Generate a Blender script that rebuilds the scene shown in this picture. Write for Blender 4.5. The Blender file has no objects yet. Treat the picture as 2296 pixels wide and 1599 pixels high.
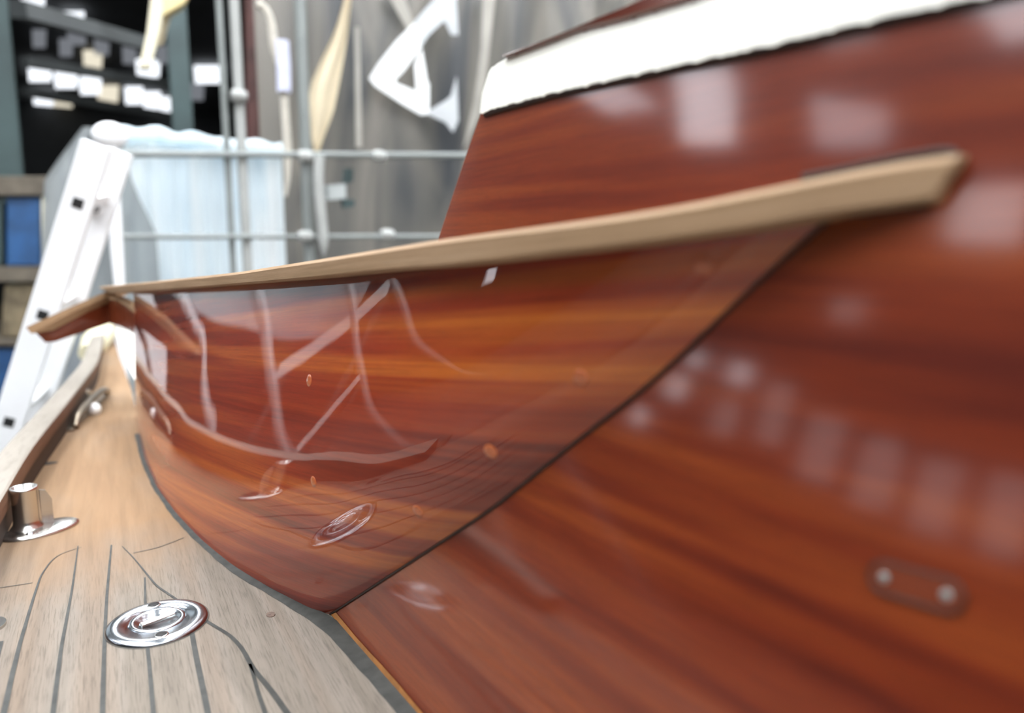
import bpy, math, random
import numpy as np
from mathutils import Vector, Matrix
random.seed(4)
C = bpy.context.scene.collection
sc = bpy.context.scene

# ------------------------------------------------------------------ camera, world, exposure
F = 1650.0                                   # focal length in photograph pixels (2296 x 1599)
EYE = np.array([0.0, 0.0, 0.38])             # side deck is z = 0, +y runs aft along the boat, +x inboard
PITCH = math.radians(8.2589)
YAW = math.radians(28.8369)
cam_d = bpy.data.cameras.new('camera'); cam = bpy.data.objects.new('camera', cam_d); C.objects.link(cam)
cam.location = EYE; cam.rotation_euler = (math.pi/2 - PITCH, 0, -YAW)
cam_d.sensor_fit = 'HORIZONTAL'; cam_d.sensor_width = 36.0; cam_d.lens = F/2296*36
cam_d.clip_start = 0.02; cam_d.clip_end = 200
cam_d.dof.use_dof = True; cam_d.dof.focus_distance = 0.80; cam_d.dof.aperture_fstop = 2.7
sc.camera = cam
w = bpy.data.worlds.new('world'); sc.world = w; w.use_nodes = True
w.node_tree.nodes['Background'].inputs[0].default_value = (0.75, 0.85, 1.0, 1)
w.node_tree.nodes['Background'].inputs[1].default_value = 0.2
sc.view_settings.view_transform = 'Standard'; sc.view_settings.look = 'None'
sc.view_settings.exposure = 0.0; sc.view_settings.gamma = 1.0
try: sc.view_settings.use_curve_mapping = False
except Exception: pass
ROOF = 5.5; FLOOR = -2.2; SKY = 19.0         # shed heights and skylight strength

FW = np.array([math.sin(YAW)*math.cos(PITCH), math.cos(YAW)*math.cos(PITCH), -math.sin(PITCH)])
RT = np.array([math.cos(YAW), -math.sin(YAW), 0.0]); UP = np.cross(RT, FW)
def ray(px, py): return RT*(px-1148)/F + UP*(799.5-py)/F + FW
def onz(px, py, z=0.0):
    d = ray(px, py); return EYE + d*((z-EYE[2])/d[2])
def ony(px, py, y):
    d = ray(px, py); return EYE + d*(y/d[1])
def onp(px, py, p0, n):
    d = ray(px, py); return EYE + d*(np.dot(p0-EYE, n)/np.dot(d, n))

# ------------------------------------------------------------------ mesh helpers
class MB:
    def __init__(s): s.v = []; s.f = []; s.uv = []; s.smooth = []
    def add(s, verts, faces, uvs=None, smooth=False):
        o = len(s.v); s.v += [tuple(map(float, p)) for p in verts]
        for f in faces:
            s.f.append(tuple(i+o for i in f)); s.smooth.append(smooth)
            s.uv.append([uvs[i] for i in f] if uvs is not None else None)
        return s
    def box(s, c, size, axes=None):
        c = np.array(c, float); ax = np.eye(3) if axes is None else np.array(axes, float)
        h = np.array(size, float)/2; vs = []
        for z in (-1, 1):
            for y in (-1, 1):
                for x in (-1, 1): vs.append(c + ax[0]*x*h[0] + ax[1]*y*h[1] + ax[2]*z*h[2])
        return s.add(vs, [(0,2,3,1),(4,5,7,6),(0,1,5,4),(2,6,7,3),(0,4,6,2),(1,3,7,5)])
    def prism(s, pts, vec):
        pts = [np.array(p, float) for p in pts]; n = len(pts); vec = np.array(vec, float)
        vs = pts + [p+vec for p in pts]
        fs = [tuple(range(n)), tuple(range(2*n-1, n-1, -1))] + [(i, i+n, (i+1) % n+n, (i+1) % n) for i in range(n)]
        return s.add(vs, fs)
    def tube(s, path, r, n=12, cap=True):
        P = [np.array(p, float) for p in path]; m = len(P)
        R = r if hasattr(r, '__len__') else [r]*m
        prev = None; rings = []
        for i in range(m):
            t = P[min(i+1, m-1)]-P[max(i-1, 0)]; t = t/np.linalg.norm(t)
            if prev is None:
                a = np.array([0, 0, 1.0]) if abs(t[2]) < .9 else np.array([1.0, 0, 0]); e = np.cross(t, a)
            else: e = prev - t*np.dot(prev, t)
            e = e/np.linalg.norm(e); prev = e; b = np.cross(t, e)
            rings.append([P[i]+R[i]*(math.cos(2*math.pi*k/n)*e+math.sin(2*math.pi*k/n)*b) for k in range(n)])
        vs = [p for q in rings for p in q]
        fs = [(i*n+k, i*n+(k+1) % n, (i+1)*n+(k+1) % n, (i+1)*n+k) for i in range(m-1) for k in range(n)]
        s.add(vs, fs, smooth=True)
        if cap:
            s.add(rings[0], [tuple(range(n-1, -1, -1))]); s.add(rings[-1], [tuple(range(n))])
        return s
    def lathe(s, c, axis, prof, n=40, ex=None, smooth=True, sy=1.0):
        axis = np.array(axis, float)/np.linalg.norm(axis); c = np.array(c, float)
        if ex is None:
            a = np.array([0, 0, 1.0]) if abs(axis[2]) < .9 else np.array([0, 1.0, 0]); ex = np.cross(axis, a)
        ex = np.array(ex, float); ex = ex - axis*np.dot(ex, axis); ex /= np.linalg.norm(ex); ey = np.cross(axis, ex)
        vs = []; fs = []
        for r, h in prof:
            vs += [c+axis*h+max(r, 1e-6)*(math.cos(2*math.pi*k/n)*ex+sy*math.sin(2*math.pi*k/n)*ey) for k in range(n)]
        for i in range(len(prof)-1):
            fs += [(i*n+k, i*n+(k+1) % n, (i+1)*n+(k+1) % n, (i+1)*n+k) for k in range(n)]
        return s.add(vs, fs, smooth=smooth)
    def grid(s, G, uv=None, smooth=True, flip=False):
        G = np.array(G); a, b = G.shape[:2]
        fs = []
        for i in range(a-1):
            for j in range(b-1):
                q = (i*b+j, (i+1)*b+j, (i+1)*b+j+1, i*b+j+1); fs.append(q[::-1] if flip else q)
        return s.add(G.reshape(-1, 3), fs, None if uv is None else [tuple(x) for x in np.array(uv).reshape(-1, 2)], smooth)
    def sphere(s, c, r, n=16, sc_=(1, 1, 1)):
        c = np.array(c, float)
        G = [[c+r*np.array([math.sin(t)*math.cos(p)*sc_[0], math.sin(t)*math.sin(p)*sc_[1], math.cos(t)*sc_[2]])
              for p in np.linspace(0, 2*math.pi, 2*n+1)] for t in np.linspace(0.001, math.pi-.001, n+1)]
        return s.grid(G, flip=False)
    def build(s, name, mat, parent=None, origin=None, bevel=0):
        me = bpy.data.meshes.new(name); off = np.zeros(3) if origin is None else np.array(origin, float)
        me.from_pydata([tuple(np.array(p)-off) for p in s.v], [], s.f); me.materials.append(mat)
        if any(u is not None for u in s.uv):
            L = me.uv_layers.new(name='UVMap')
            for poly in me.polygons:
                u = s.uv[poly.index]
                if u is not None:
                    for k, li in enumerate(poly.loop_indices): L.data[li].uv = u[k]
        for poly in me.polygons: poly.use_smooth = s.smooth[poly.index]
        me.update()
        o = bpy.data.objects.new(name, me); C.objects.link(o); o.location = off
        if parent is not None:
            o.parent = parent; o.location = off - np.array(parent.location) if parent.parent is None else off
        if bevel:
            m = o.modifiers.new('bevel', 'BEVEL'); m.width = bevel; m.segments = 2; m.limit_method = 'ANGLE'
        return o
def tag(o, label=None, cat=None, group=None, kind=None):
    if label: o['label'] = label
    if cat: o['category'] = cat
    if group: o['group'] = group
    if kind: o['kind'] = kind
    return o
def thing(name, label, cat, loc=(0, 0, 0), group=None, kind=None):
    o = bpy.data.objects.new(name, None); C.objects.link(o); o.location = loc; o.empty_display_size = .05
    return tag(o, label, cat, group, kind)
def structure(name, mb, mat): return tag(mb.build(name, mat), kind='structure')

# ------------------------------------------------------------------ materials
class NT:
    def __init__(s, name):
        s.m = bpy.data.materials.new(name); s.m.use_nodes = True; s.t = s.m.node_tree
        s.b = s.t.nodes['Principled BSDF']
    def n(s, typ, **kw):
        o = s.t.nodes.new(typ)
        for k, v in kw.items(): setattr(o, k, v)
        return o
    def link(s, a, b): s.t.links.new(a, b)
    def coord(s, scale, out='UV', loc=(0, 0, 0)):
        c = s.n('ShaderNodeTexCoord'); m = s.n('ShaderNodeMapping'); s.link(c.outputs[out], m.inputs[0])
        m.inputs['Scale'].default_value = scale; m.inputs['Location'].default_value = loc; return m.outputs[0]
    def noise(s, vec, detail=3, rough=.55, scale=1.0, dist=0.0):
        o = s.n('ShaderNodeTexNoise'); s.link(vec, o.inputs['Vector']); o.inputs['Scale'].default_value = scale
        o.inputs['Detail'].default_value = detail; o.inputs['Roughness'].default_value = rough
        o.inputs['Distortion'].default_value = dist; return o.outputs[0]
    def ramp(s, fac, stops, interp='LINEAR'):
        r = s.n('ShaderNodeValToRGB'); s.link(fac, r.inputs[0]); e = r.color_ramp.elements; r.color_ramp.interpolation = interp
        while len(e) < len(stops): e.new(.5)
        for k, (p, c) in enumerate(stops):
            e[k].position = p; e[k].color = (c[0], c[1], c[2], 1) if hasattr(c, '__len__') else (c, c, c, 1)
        return r.outputs[0]
    def mix(s, a, b, fac, mode='MIX'):
        m = s.n('ShaderNodeMix', data_type='RGBA', blend_type=mode)
        for sock, v in ((m.inputs[0], fac), (m.inputs[6], a), (m.inputs[7], b)):
            if isinstance(v, bpy.types.NodeSocket): s.link(v, sock)
            elif hasattr(v, '__len__'): sock.default_value = (v[0], v[1], v[2], 1)
            else: sock.default_value = v
        return m.outputs[2]
    def bump(s, h, strength, dist=.001, to='Normal'):
        b = s.n('ShaderNodeBump'); s.link(h, b.inputs['Height']); b.inputs['Strength'].default_value = strength
        b.inputs['Distance'].default_value = dist
        if to: s.link(b.outputs[0], s.b.inputs[to])
        return b.outputs[0]
    def base(s, c, rough=.5, metal=0.0, **kw):
        if isinstance(c, bpy.types.NodeSocket): s.link(c, s.b.inputs['Base Color'])
        else: s.b.inputs['Base Color'].default_value = (c[0], c[1], c[2], 1)
        s.b.inputs['Roughness'].default_value = rough; s.b.inputs['Metallic'].default_value = metal
        for k, v in kw.items(): s.b.inputs[k].default_value = v
        return s
def plain(name, c, rough=.5, metal=0.0, var=.12, sc_=6.0, **kw):
    t = NT(name); v = t.noise(t.coord((sc_, sc_, sc_), 'Object'), 4)
    f = t.ramp(v, [(.3, 1-var), (.7, 1+var)])
    t.base(t.mix((c[0], c[1], c[2]), f, 1.0, 'MULTIPLY'), rough, metal, **kw); return t.m

def varnish(name, dark, mid, light, su, sv, coat_rough, ripple, seed=0.0, coat=1.0, pale_end=False):
    t = NT(name)
    bands = t.noise(t.coord((su, sv, 1), 'UV', (seed, seed*1.7, 0)), 3, .5, 1.0, .4)
    fine = t.noise(t.coord((su*14, sv*14, 1), 'UV', (seed, 0, 0)), 4, .6, 1.0, .2)
    flecks = t.noise(t.coord((su*60, sv*40, 1), 'UV'), 2, .5)
    col = t.ramp(bands, [(.30, dark), (.47, mid), (.62, light), (.75, mid)])
    col = t.mix(col, t.ramp(fine, [(.25, .72), (.6, 1.08)]), .8, 'MULTIPLY')
    col = t.mix(col, t.ramp(flecks, [(.30, .62), (.42, 1.0)]), .55, 'MULTIPLY')
    if pale_end:                                               # the plank is a paler, more orange wood towards its forward end
        c = t.n('ShaderNodeTexCoord'); sp = t.n('ShaderNodeSeparateXYZ'); t.link(c.outputs['UV'], sp.inputs[0])
        mr = t.n('ShaderNodeMapRange'); t.link(sp.outputs[0], mr.inputs[0])
        mr.inputs[1].default_value = .75; mr.inputs[2].default_value = .32
        col = t.mix(col, t.mix(col, (1.22, 1.5, 1.1), 1.0, 'MULTIPLY'), mr.outputs[0])
    t.base(col, .45)
    t.b.inputs['Specular IOR Level'].default_value = .2
    t.b.inputs['Coat Weight'].default_value = coat; t.b.inputs['Coat Roughness'].default_value = coat_rough
    t.b.inputs['Coat IOR'].default_value = 1.5
    rip = t.noise(t.coord((8, 8, 8), 'Object'), 2)
    t.bump(rip, ripple, .004, 'Coat Normal')
    return t.m
M = {}
M['coaming'] = varnish('varnished_mahogany', (.105, .007, .004), (.255, .029, .009), (.42, .090, .016), .8, 34.0, .012, .05, 3.1, pale_end=True)
M['cabin'] = varnish('varnished_cabin_mahogany', (.088, .010, .0035), (.148, .020, .0045), (.215, .040, .007), 1.6, 34.0, .09, .06, 7.7)
M['mahog'] = varnish('mahogany_end', (.07, .010, .006), (.11, .018, .008), (.15, .03, .01), 3.0, 30.0, .15, .05, 1.3)
M['plug'] = plain('mahogany_plug', (.44, .10, .022), .4, var=.25, sc_=400, **{'Coat Weight': 1.0, 'Coat Roughness': .05})
M['ochre'] = plain('ochre_edge', (.30, .12, .028), .35, var=.3, sc_=60, **{'Coat Weight': .6, 'Coat Roughness': .2})
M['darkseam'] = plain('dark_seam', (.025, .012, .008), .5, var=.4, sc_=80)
M['white'] = plain('cream_white_paint', (.90, .89, .80), .4, var=.02)

def bare_teak(name, a, b, c, su, sv, rough=.6):
    t = NT(name)
    g = t.noise(t.coord((su, sv, 1)), 4, .6, 1.0, .3); f = t.noise(t.coord((su*6, sv*9, 1)), 3, .6)
    col = t.ramp(g, [(.3, a), (.5, b), (.7, c)])
    col = t.mix(col, t.ramp(f, [(.35, .70), (.5, 1.0)]), .5, 'MULTIPLY')
    t.base(col, rough); t.b.inputs['Specular IOR Level'].default_value = .3
    t.bump(f, .2, .0008); return t.m
M['cap'] = bare_teak('bare_cap_wood', (.30, .19, .10), (.38, .245, .14), (.44, .30, .185), 4, 140)

# deck: weathered grey planks in the foreground, freshly sanded tan further aft (patchy border)
t = NT('teak_deck')
xy = t.n('ShaderNodeTexCoord'); sep = t.n('ShaderNodeSeparateXYZ'); t.link(xy.outputs['UV'], sep.inputs[0])
edge = t.noise(t.coord((9, 4, 1)), 4, .6)
ma = t.n('ShaderNodeMath', operation='MULTIPLY_ADD'); t.link(edge, ma.inputs[0]); ma.inputs[1].default_value = .30; t.link(sep.outputs[1], ma.inputs[2])
mr = t.n('ShaderNodeMapRange'); t.link(ma.outputs[0], mr.inputs[0]); mr.inputs[1].default_value = 1.02; mr.inputs[2].default_value = 1.28
plank = t.noise(t.coord((26, .35, 1)), 1, .5)
grain = t.noise(t.coord((90, 5, 1)), 4, .6, 1.0, .5)
pore = t.noise(t.coord((620, 26, 1)), 3, .6)
grey = t.ramp(plank, [(.3, (.185, .158, .125)), (.5, (.235, .203, .167)), (.7, (.22, .172, .13))])
tan = t.ramp(t.noise(t.coord((8, 2.2, 1)), 3), [(.3, (.25, .150, .080)), (.5, (.285, .180, .10)), (.7, (.30, .205, .13))])
col = t.mix(grey, tan, mr.outputs[0])
col = t.mix(col, t.ramp(grain, [(.3, .80), (.6, 1.05)]), .8, 'MULTIPLY')
inv = t.n('ShaderNodeMath', operation='SUBTRACT'); inv.inputs[0].default_value = .8; t.link(mr.outputs[0], inv.inputs[1])
col = t.mix(col, t.ramp(pore, [(.34, .62), (.50, 1.0)]), inv.outputs[0], 'MULTIPLY')
t.base(col, .75); t.b.inputs['Specular IOR Level'].default_value = .25
t.bump(pore, .35, .0008); M['deck'] = t.m
t = NT('caulk'); t.base(t.ramp(t.noise(t.coord((60, 60, 60), 'Object'), 3), [(.3, (.026, .027, .024)), (.7, (.055, .057, .051))]), .6); M['caulk'] = t.m
M['knot'] = plain('dark_plug', (.16, .11, .085), .7, var=.4, sc_=200)
M['rail_grey'] = bare_teak('weathered_rail', (.235, .21, .175), (.285, .255, .215), (.32, .29, .25), 3, 40)
M['rail_brown'] = bare_teak('rail_side', (.10, .05, .03), (.15, .08, .045), (.19, .10, .06), 3, 60)
M['rail_dark'] = plain('rail_foot', (.045, .03, .022), .7, var=.3)  # dark colour holds the shade of the undercut below the moulding
M['cream'] = plain('cream_paint', (.82, .76, .52), .5, var=.05)
t = NT('chrome'); t.base((.44, .47, .50), .20, 1.0); t.bump(t.noise(t.coord((160, 160, 160), 'Object'), 3), .12, .0006); M['chrome'] = t.m
t = NT('stainless'); t.base((.62, .61, .58), .24, 1.0); t.bump(t.noise(t.coord((90, 90, 90), 'Object'), 3), .1, .0006); M['steel'] = t.m
t = NT('bronze'); t.base((.36, .30, .23), .35, 1.0); M['bronze'] = t.m
M['black'] = plain('black_hole', (.012, .012, .012), .6)
M['ladder'] = plain('white_aluminium', (.93, .94, .95), .45, var=.02)
M['ladder_shade'] = plain('ladder_joint', (.20, .20, .20), .6)  # dark grey for the mark on the far stile
M['galv'] = plain('galvanised_tube', (.24, .26, .25), .45, .2, var=.1)
M['galv_white'] = plain('pale_coupler', (.40, .41, .39), .5, var=.06)
M['dark'] = plain('dark_shed', (.012, .014, .015), .8, var=.5, sc_=.6)
M['shed_roof'] = plain('dark_roof_sheet', (.020, .023, .026), .8, var=.5, sc_=.5)
M['steelgreen'] = plain('dark_green_steel', (.035, .06, .06), .6, var=.3, sc_=1)
M['beam'] = plain('roof_beam', (.05, .055, .055), .7, var=.4, sc_=1)
M['concrete'] = plain('concrete', (.16, .15, .14), .85, var=.3, sc_=1.5)
M['hull'] = plain('white_hull', (.75, .75, .72), .3, var=.03)
M['cloth_white'] = plain('white_plastic', (.86, .87, .86), .5, var=.03)
M['cloth_grey'] = plain('grey_plastic', (.50, .52, .53), .55, var=.08)
M['creamcloth'] = plain('cream_sheet', (.62, .53, .37), .6, var=.12, sc_=2)
M['rope'] = plain('pale_rope', (.62, .58, .50), .8, var=.15, sc_=60)
M['sleeve'] = plain('blue_white_sleeve', (.70, .72, .90), .6, var=.1, sc_=12)
M['yellow'] = plain('cream_yellow_paint', (.78, .64, .32), .5, var=.1, sc_=4)
M['yellowpale'] = plain('pale_cream_paint', (.80, .74, .55), .5, var=.06, sc_=4)
M['redbrown'] = plain('red_brown_paint', (.09, .035, .03), .6, var=.4, sc_=3)
M['blue'] = plain('blue_plastic', (.015, .07, .19), .5, var=.35, sc_=5)
M['shelf'] = plain('brown_shelf', (.12, .10, .075), .8, var=.4, sc_=5)
M['junk'] = plain('brown_junk', (.16, .125, .075), .8, var=.6, sc_=7)
M['greyblue'] = plain('grey_box', (.42, .45, .44), .6, var=.1)

def sheet_mat(name, stops, alpha, rough=.3, sx=4.0, translucent=.35):
    t = NT(name)
    n1 = t.noise(t.coord((sx, sx, .35), 'Object'), 3, .6, 1.0, 1.2)
    col = t.ramp(n1, stops); t.base(col, rough)
    tr = t.n('ShaderNodeBsdfTranslucent'); t.link(col, tr.inputs[0])
    tp = t.n('ShaderNodeBsdfTransparent'); tp.inputs[0].default_value = (.9, .92, .92, 1)
    m1 = t.n('ShaderNodeMixShader'); m1.inputs[0].default_value = translucent; t.link(t.b.outputs[0], m1.inputs[1]); t.link(tr.outputs[0], m1.inputs[2])
    m2 = t.n('ShaderNodeMixShader'); m2.inputs[0].default_value = alpha; t.link(m1.outputs[0], m2.inputs[1]); t.link(tp.outputs[0], m2.inputs[2])
    t.link(m2.outputs[0], t.t.nodes['Material Output'].inputs[0]); return t.m
M['poly'] = sheet_mat('clear_polythene', [(.32, (.09, .095, .10)), (.46, (.20, .19, .17)), (.62, (.31, .285, .245)), (.75, (.19, .185, .17))], .18, .25, 1.5)
M['tarp'] = sheet_mat('pale_blue_sheet', [(.3, (.70, .84, .92)), (.5, (.86, .95, .98)), (.7, (.96, .98, .98))], .03, .4, 3.0, .45)
M['greysheet'] = sheet_mat('grey_clear_sheet', [(.3, (.24, .26, .27)), (.55, (.40, .43, .43)), (.75, (.58, .60, .60))], .12, .3, 3.0)
def emit(name, c, s):
    m = bpy.data.materials.new(name); m.use_nodes = True; t = m.node_tree; t.nodes.clear()
    e = t.nodes.new('ShaderNodeEmission'); o = t.nodes.new('ShaderNodeOutputMaterial'); t.links.new(e.outputs[0], o.inputs[0])
    e.inputs[0].default_value = (c[0], c[1], c[2], 1); e.inputs[1].default_value = s; return m
M['sky'] = emit('skylight', (.93, .96, 1.0), SKY)
M['skyfar'] = emit('far_skylight', (.90, .94, 1.0), 1.6)
M['skywarm'] = emit('dusty_skylight', (1.0, .92, .74), .9)
M['skydim'] = emit('dim_skylight', (.85, .9, 1.0), .22)
M['skycab'] = emit('side_skylight', (.90, .93, 1.0), 9.0)
M['skyleft'] = emit('dusty_side_skylight', (.90, .92, 1.0), 5.5); M['skyright'] = emit('dim_side_skylight', (.92, .92, 1.0), 5.0)
M['win'] = emit('wall_window', (.93, .93, 1.0), 6.0)
M['windim'] = emit('dusty_wall_window', (.95, .92, .95), 2.0)

# ------------------------------------------------------------------ the shed (setting)
def shell(name, c, s, m): structure(name, MB().box(c, s), m)
shell('floor', (2, 10, FLOOR-.05), (24, 44, .1), M['concrete'])
shell('ceiling', (2, 10, ROOF+.2), (24, 44, .1), M['shed_roof'])
shell('wall_left', (-10.05, 10, 1.7), (.1, 44, 7.9), M['dark'])
shell('wall_right', (14.05, 10, 1.7), (.1, 44, 7.9), M['dark'])
shell('wall_back', (2, 32.05, 1.7), (24, .1, 7.9), M['dark'])
shell('wall_front', (2, -12.05, 1.7), (24, .1, 7.9), M['dark'])
NW = [0]
def window(mb, m):
    NW[0] += 1; return structure('window_%d' % NW[0], mb, m)
def roof_panel(cx, cy, lx, ly, m): window(MB().box((cx, cy, ROOF+.09), (lx, ly, .05)), m)
for cx in (-3.9, -1.4, 1.4, 4.4, 7.6):               # rows of roof lights over the boat
    for cy in (-8.5, -5.0, -1.5, 2.0, 5.2):
        roof_panel(cx, cy, 1.15, 2.3, M['sky'])
for cx in (.6, 3.2, 5.8):                            # two more unseen rows, added to backlight the sheets behind the stern
    for cy in (8.6, 11.8): roof_panel(cx, cy, 1.15, 2.3, M['sky'])
for (px, py, k, sx) in [(74, 20, 'skyfar', 60), (163, 50, 'skyfar', 60), (90, 166, 'skyfar', 62), (148, 181, 'skyfar', 60), (203, 195, 'skyfar', 56),
               (242, 214, 'skywarm', 56), (300, 217, 'skyfar', 46), (340, 228, 'skyfar', 46), (375, 240, 'skyfar', 38),
               (98, 227, 'skyfar', 54), (140, 247, 'skywarm', 50), (208, 136, 'skywarm', 50), (332, 156, 'skyfar', 62), (470, 170, 'skyfar', 80),
               (88, 90, 'skydim', 36), (228, 107, 'skydim', 40), (172, 84, 'skydim', 50), (366, 125, 'skydim', 40), (290, 126, 'skydim', 36), (148, 110, 'skydim', 36), (440, 208, 'skydim', 40)]:
    a = onz(px-sx*.42, py, ROOF-.02); b = onz(px+sx*.42, py, ROOF-.02); c1 = onz(px, py-20, ROOF-.02); c2 = onz(px, py+20, ROOF-.02)
    wv = b-a; lv = (c2-c1); lv = lv*(1.0/np.linalg.norm(lv))*min(np.linalg.norm(lv), 4.2)*.9
    ctr = onz(px, py, ROOF-.02); q = [ctr-wv/2-lv/2, ctr+wv/2-lv/2, ctr+wv/2+lv/2, ctr-wv/2+lv/2]
    window(MB().prism(q, (0, 0, .05)), M[k])
for (cx, cy, lx, ly, k) in [(-7.42, 9.1, 1.0, 1.1, 'skyleft'), (-7.1, 3.1, 1.1, .7, 'skycab'), (-6.9, 4.9, .8, .6, 'windim')]:
    roof_panel(cx, cy, lx, ly, M[k])
for q, k in (([(-7.0, 7.45), (-7.25, 6.65), (-9.35, 7.95), (-9.15, 8.9)], 'skycab'), ([(-8.25, 5.95), (-8.85, 5.1), (-9.9, 5.6), (-9.75, 6.6)], 'skyright')):
    window(MB().prism([(x, y, ROOF+.065) for x, y in q], (0, 0, .05)), M[k])    # skylights of the side bay, set askew
def wall_window(y, z, sy, sz, k): window(MB().box((-9.97, y, z), (.05, sy, sz)), M[k])
for (y, z, sy, sz, k) in [(8.80, .60, .30, .34, 'win'), (8.15, 1.28, .36, .42, 'win'), (7.9, 1.82, .34, .30, 'win'), (7.0, 1.72, .42, .38, 'win'), (7.05, .95, .42, .6, 'windim'),
                          (6.2, 1.2, .4, 1.0, 'windim'), (5.35, .85, .5, 1.0, 'windim'), (4.5, .7, .5, 1.0, 'windim'), (3.7, .6, .5, 1.0, 'windim'), (2.9, .6, .5, 1.0, 'windim'),
                          (5.5, 2.95, .5, .4, 'windim'), (3.95, 4.5, .9, .8, 'win')]: wall_window(y, z, sy, sz, k)

# columns and roof beams of the dark shed
def column(px0, px1, y, label, z0=FLOOR, z1=ROOF+.1):
    a = ony(px0, 300, y); b = ony(px1, 300, y); wd = b[0]-a[0]; cx = (a[0]+b[0])/2
    r = thing('steel_column', label, 'column', (cx, y, z0))
    for dy in (-wd*.4, wd*.4): MB().box((cx, y+dy, (z0+z1)/2), (wd, wd*.12, z1-z0)).build('flange', M['steelgreen'], r)
    MB().box((cx, y, (z0+z1)/2), (wd*.15, wd*.7, z1-z0)).build('web', M['steelgreen'], r)
column(-12, 44, 9.0, 'dark green steel column at the far left edge of the shed')
column(388, 432, 13.0, 'dark green steel column rising behind the pale blue sheet')
def beam(p0, p1, y0, y1, th, label):
    a = ony(p0[0], p0[1], y0); b = ony(p1[0], p1[1], y1); d = (b-a)/np.linalg.norm(b-a)
    e = np.cross(d, (0, 0, 1.0)); e /= np.linalg.norm(e); u = np.cross(e, d); L = np.linalg.norm(b-a)
    tag(MB().box((a+b)/2, (L, th, th), (d, e, u)).build('roof_beam', M['beam'], None, (a+b)/2), label, 'beam')
beam((40, 20), (330, 100), 10, 13, .18, 'dark sloping roof beam between the two topmost roof lights and the hoist')
beam((55, 138), (380, 190), 15, 18, .16, 'dark roof beam crossing just above the long row of roof lights')
beam((55, 205), (390, 262), 17, 20, .16, 'dark roof beam crossing just below the long row of roof lights')

# ------------------------------------------------------------------ cabin plane and coaming surface
A0 = onz(742, 1378); B0 = onz(935, 1599); CD = (A0-B0)/np.linalg.norm(A0-B0)      # CD: along the cabin side, aft
LEAN = math.radians(10)
CN = np.array([-CD[1], CD[0], 0])*math.cos(LEAN)+np.array([0, 0, math.sin(LEAN)])   # outward
CU = np.cross(CN, CD); CU = CU if CU[2] > 0 else -CU                                   # up the panel
def cab(px, py, off=0.0): return onp(px, py, A0+CN*off, CN)
def cab_su(P): return np.dot(P-A0, CD), np.dot(P-A0, CU)
def cab_pt(s, u, off=0.0): return A0+CD*s+CU*u+CN*off

bot = [A0]+[onz(*q) for q in [(700, 1369), (600, 1318), (518, 1268), (450, 1212), (395, 1154), (351, 1095), (323, 1027), (309, 975), (304, 935)]]
deckline = bot+[onz(290, 870), onz(265, 800), np.array([.012, 3.74, 0])]
seam = [cab(x, y) for x, y in [(742, 1378), (900, 1275), (1110, 1138), (1300, 985), (1440, 878), (1530, 797), (1640, 692), (1750, 590), (1870, 485)]]
PF = ony(300, 655, 1.9)
NEAR = seam[-1]
def top_x(y):
    t_ = (y-NEAR[1])/(PF[1]-NEAR[1])
    return NEAR[0]+(PF[0]-NEAR[0])*t_-(0 if t_ > 1 else .064*(1-math.exp(-14*t_))*(1-t_) if t_ > 0 else .064*14*t_*.4)
def on_top(px, py, off=0.0):
    r = ray(px, py); ks = np.linspace(.1, 4.4, 6000); P = EYE+np.outer(ks, r)
    f = P[:, 0]-np.array([top_x(y) for y in P[:, 1]])+off
    i = np.where(np.diff(np.sign(f)) != 0)[0]
    return P[i[0]] if len(i) else P[np.argmin(abs(f))]
toppx = [(1870, 485), (1700, 515), (1500, 542), (1250, 573), (1000, 600), (870, 607), (700, 625), (500, 640), (400, 647), (300, 655)]
top = [NEAR]+[on_top(*q) for q in toppx[1:-1]]+[PF]
def arcl(P):
    P = np.array(P); s = np.r_[0, np.cumsum(np.linalg.norm(np.diff(P, axis=0), axis=1))]; return s/s[-1]
def curve(P, U, it):
    P = np.array(P); s = arcl(P); c = np.array([np.interp(U, s, P[:, i]) for i in range(3)]).T
    for _ in range(it): c[1:-1] = .25*c[:-2]+.5*c[1:-1]+.25*c[2:]
    return c
NU, NV = 140, 28
U = np.linspace(0, 1, NU+1)**1.4; V = np.linspace(0, 1, NV+1)
cb = curve(bot, U, 14); ct = curve(top, U, 14); cs = curve(seam, V, 2); cf = np.outer(1-V, bot[-1])+np.outer(V, PF)
G = np.zeros((NU+1, NV+1, 3)); UVc = np.zeros((NU+1, NV+1, 2))
lenu = 1.9
for i, u in enumerate(U):
    for j, v in enumerate(V):
        G[i, j] = (1-v)*cb[i]+v*ct[i]+(1-u)*cs[j]+u*cf[j]-((1-u)*(1-v)*cb[0]+u*(1-v)*cb[-1]+(1-u)*v*ct[0]+u*v*ct[-1])
        UVc[i, j] = (G[i, j][1], G[i, j][2]+.11*G[i, j][1])
GN = np.zeros_like(G)
du = np.gradient(G, axis=0); dv = np.gradient(G, axis=1); GN = np.cross(du, dv); GN /= np.linalg.norm(GN, axis=2, keepdims=True)
if GN[NU//2, NV//2, 0] > 0: GN = -GN                       # outward = outboard (-x)
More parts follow.
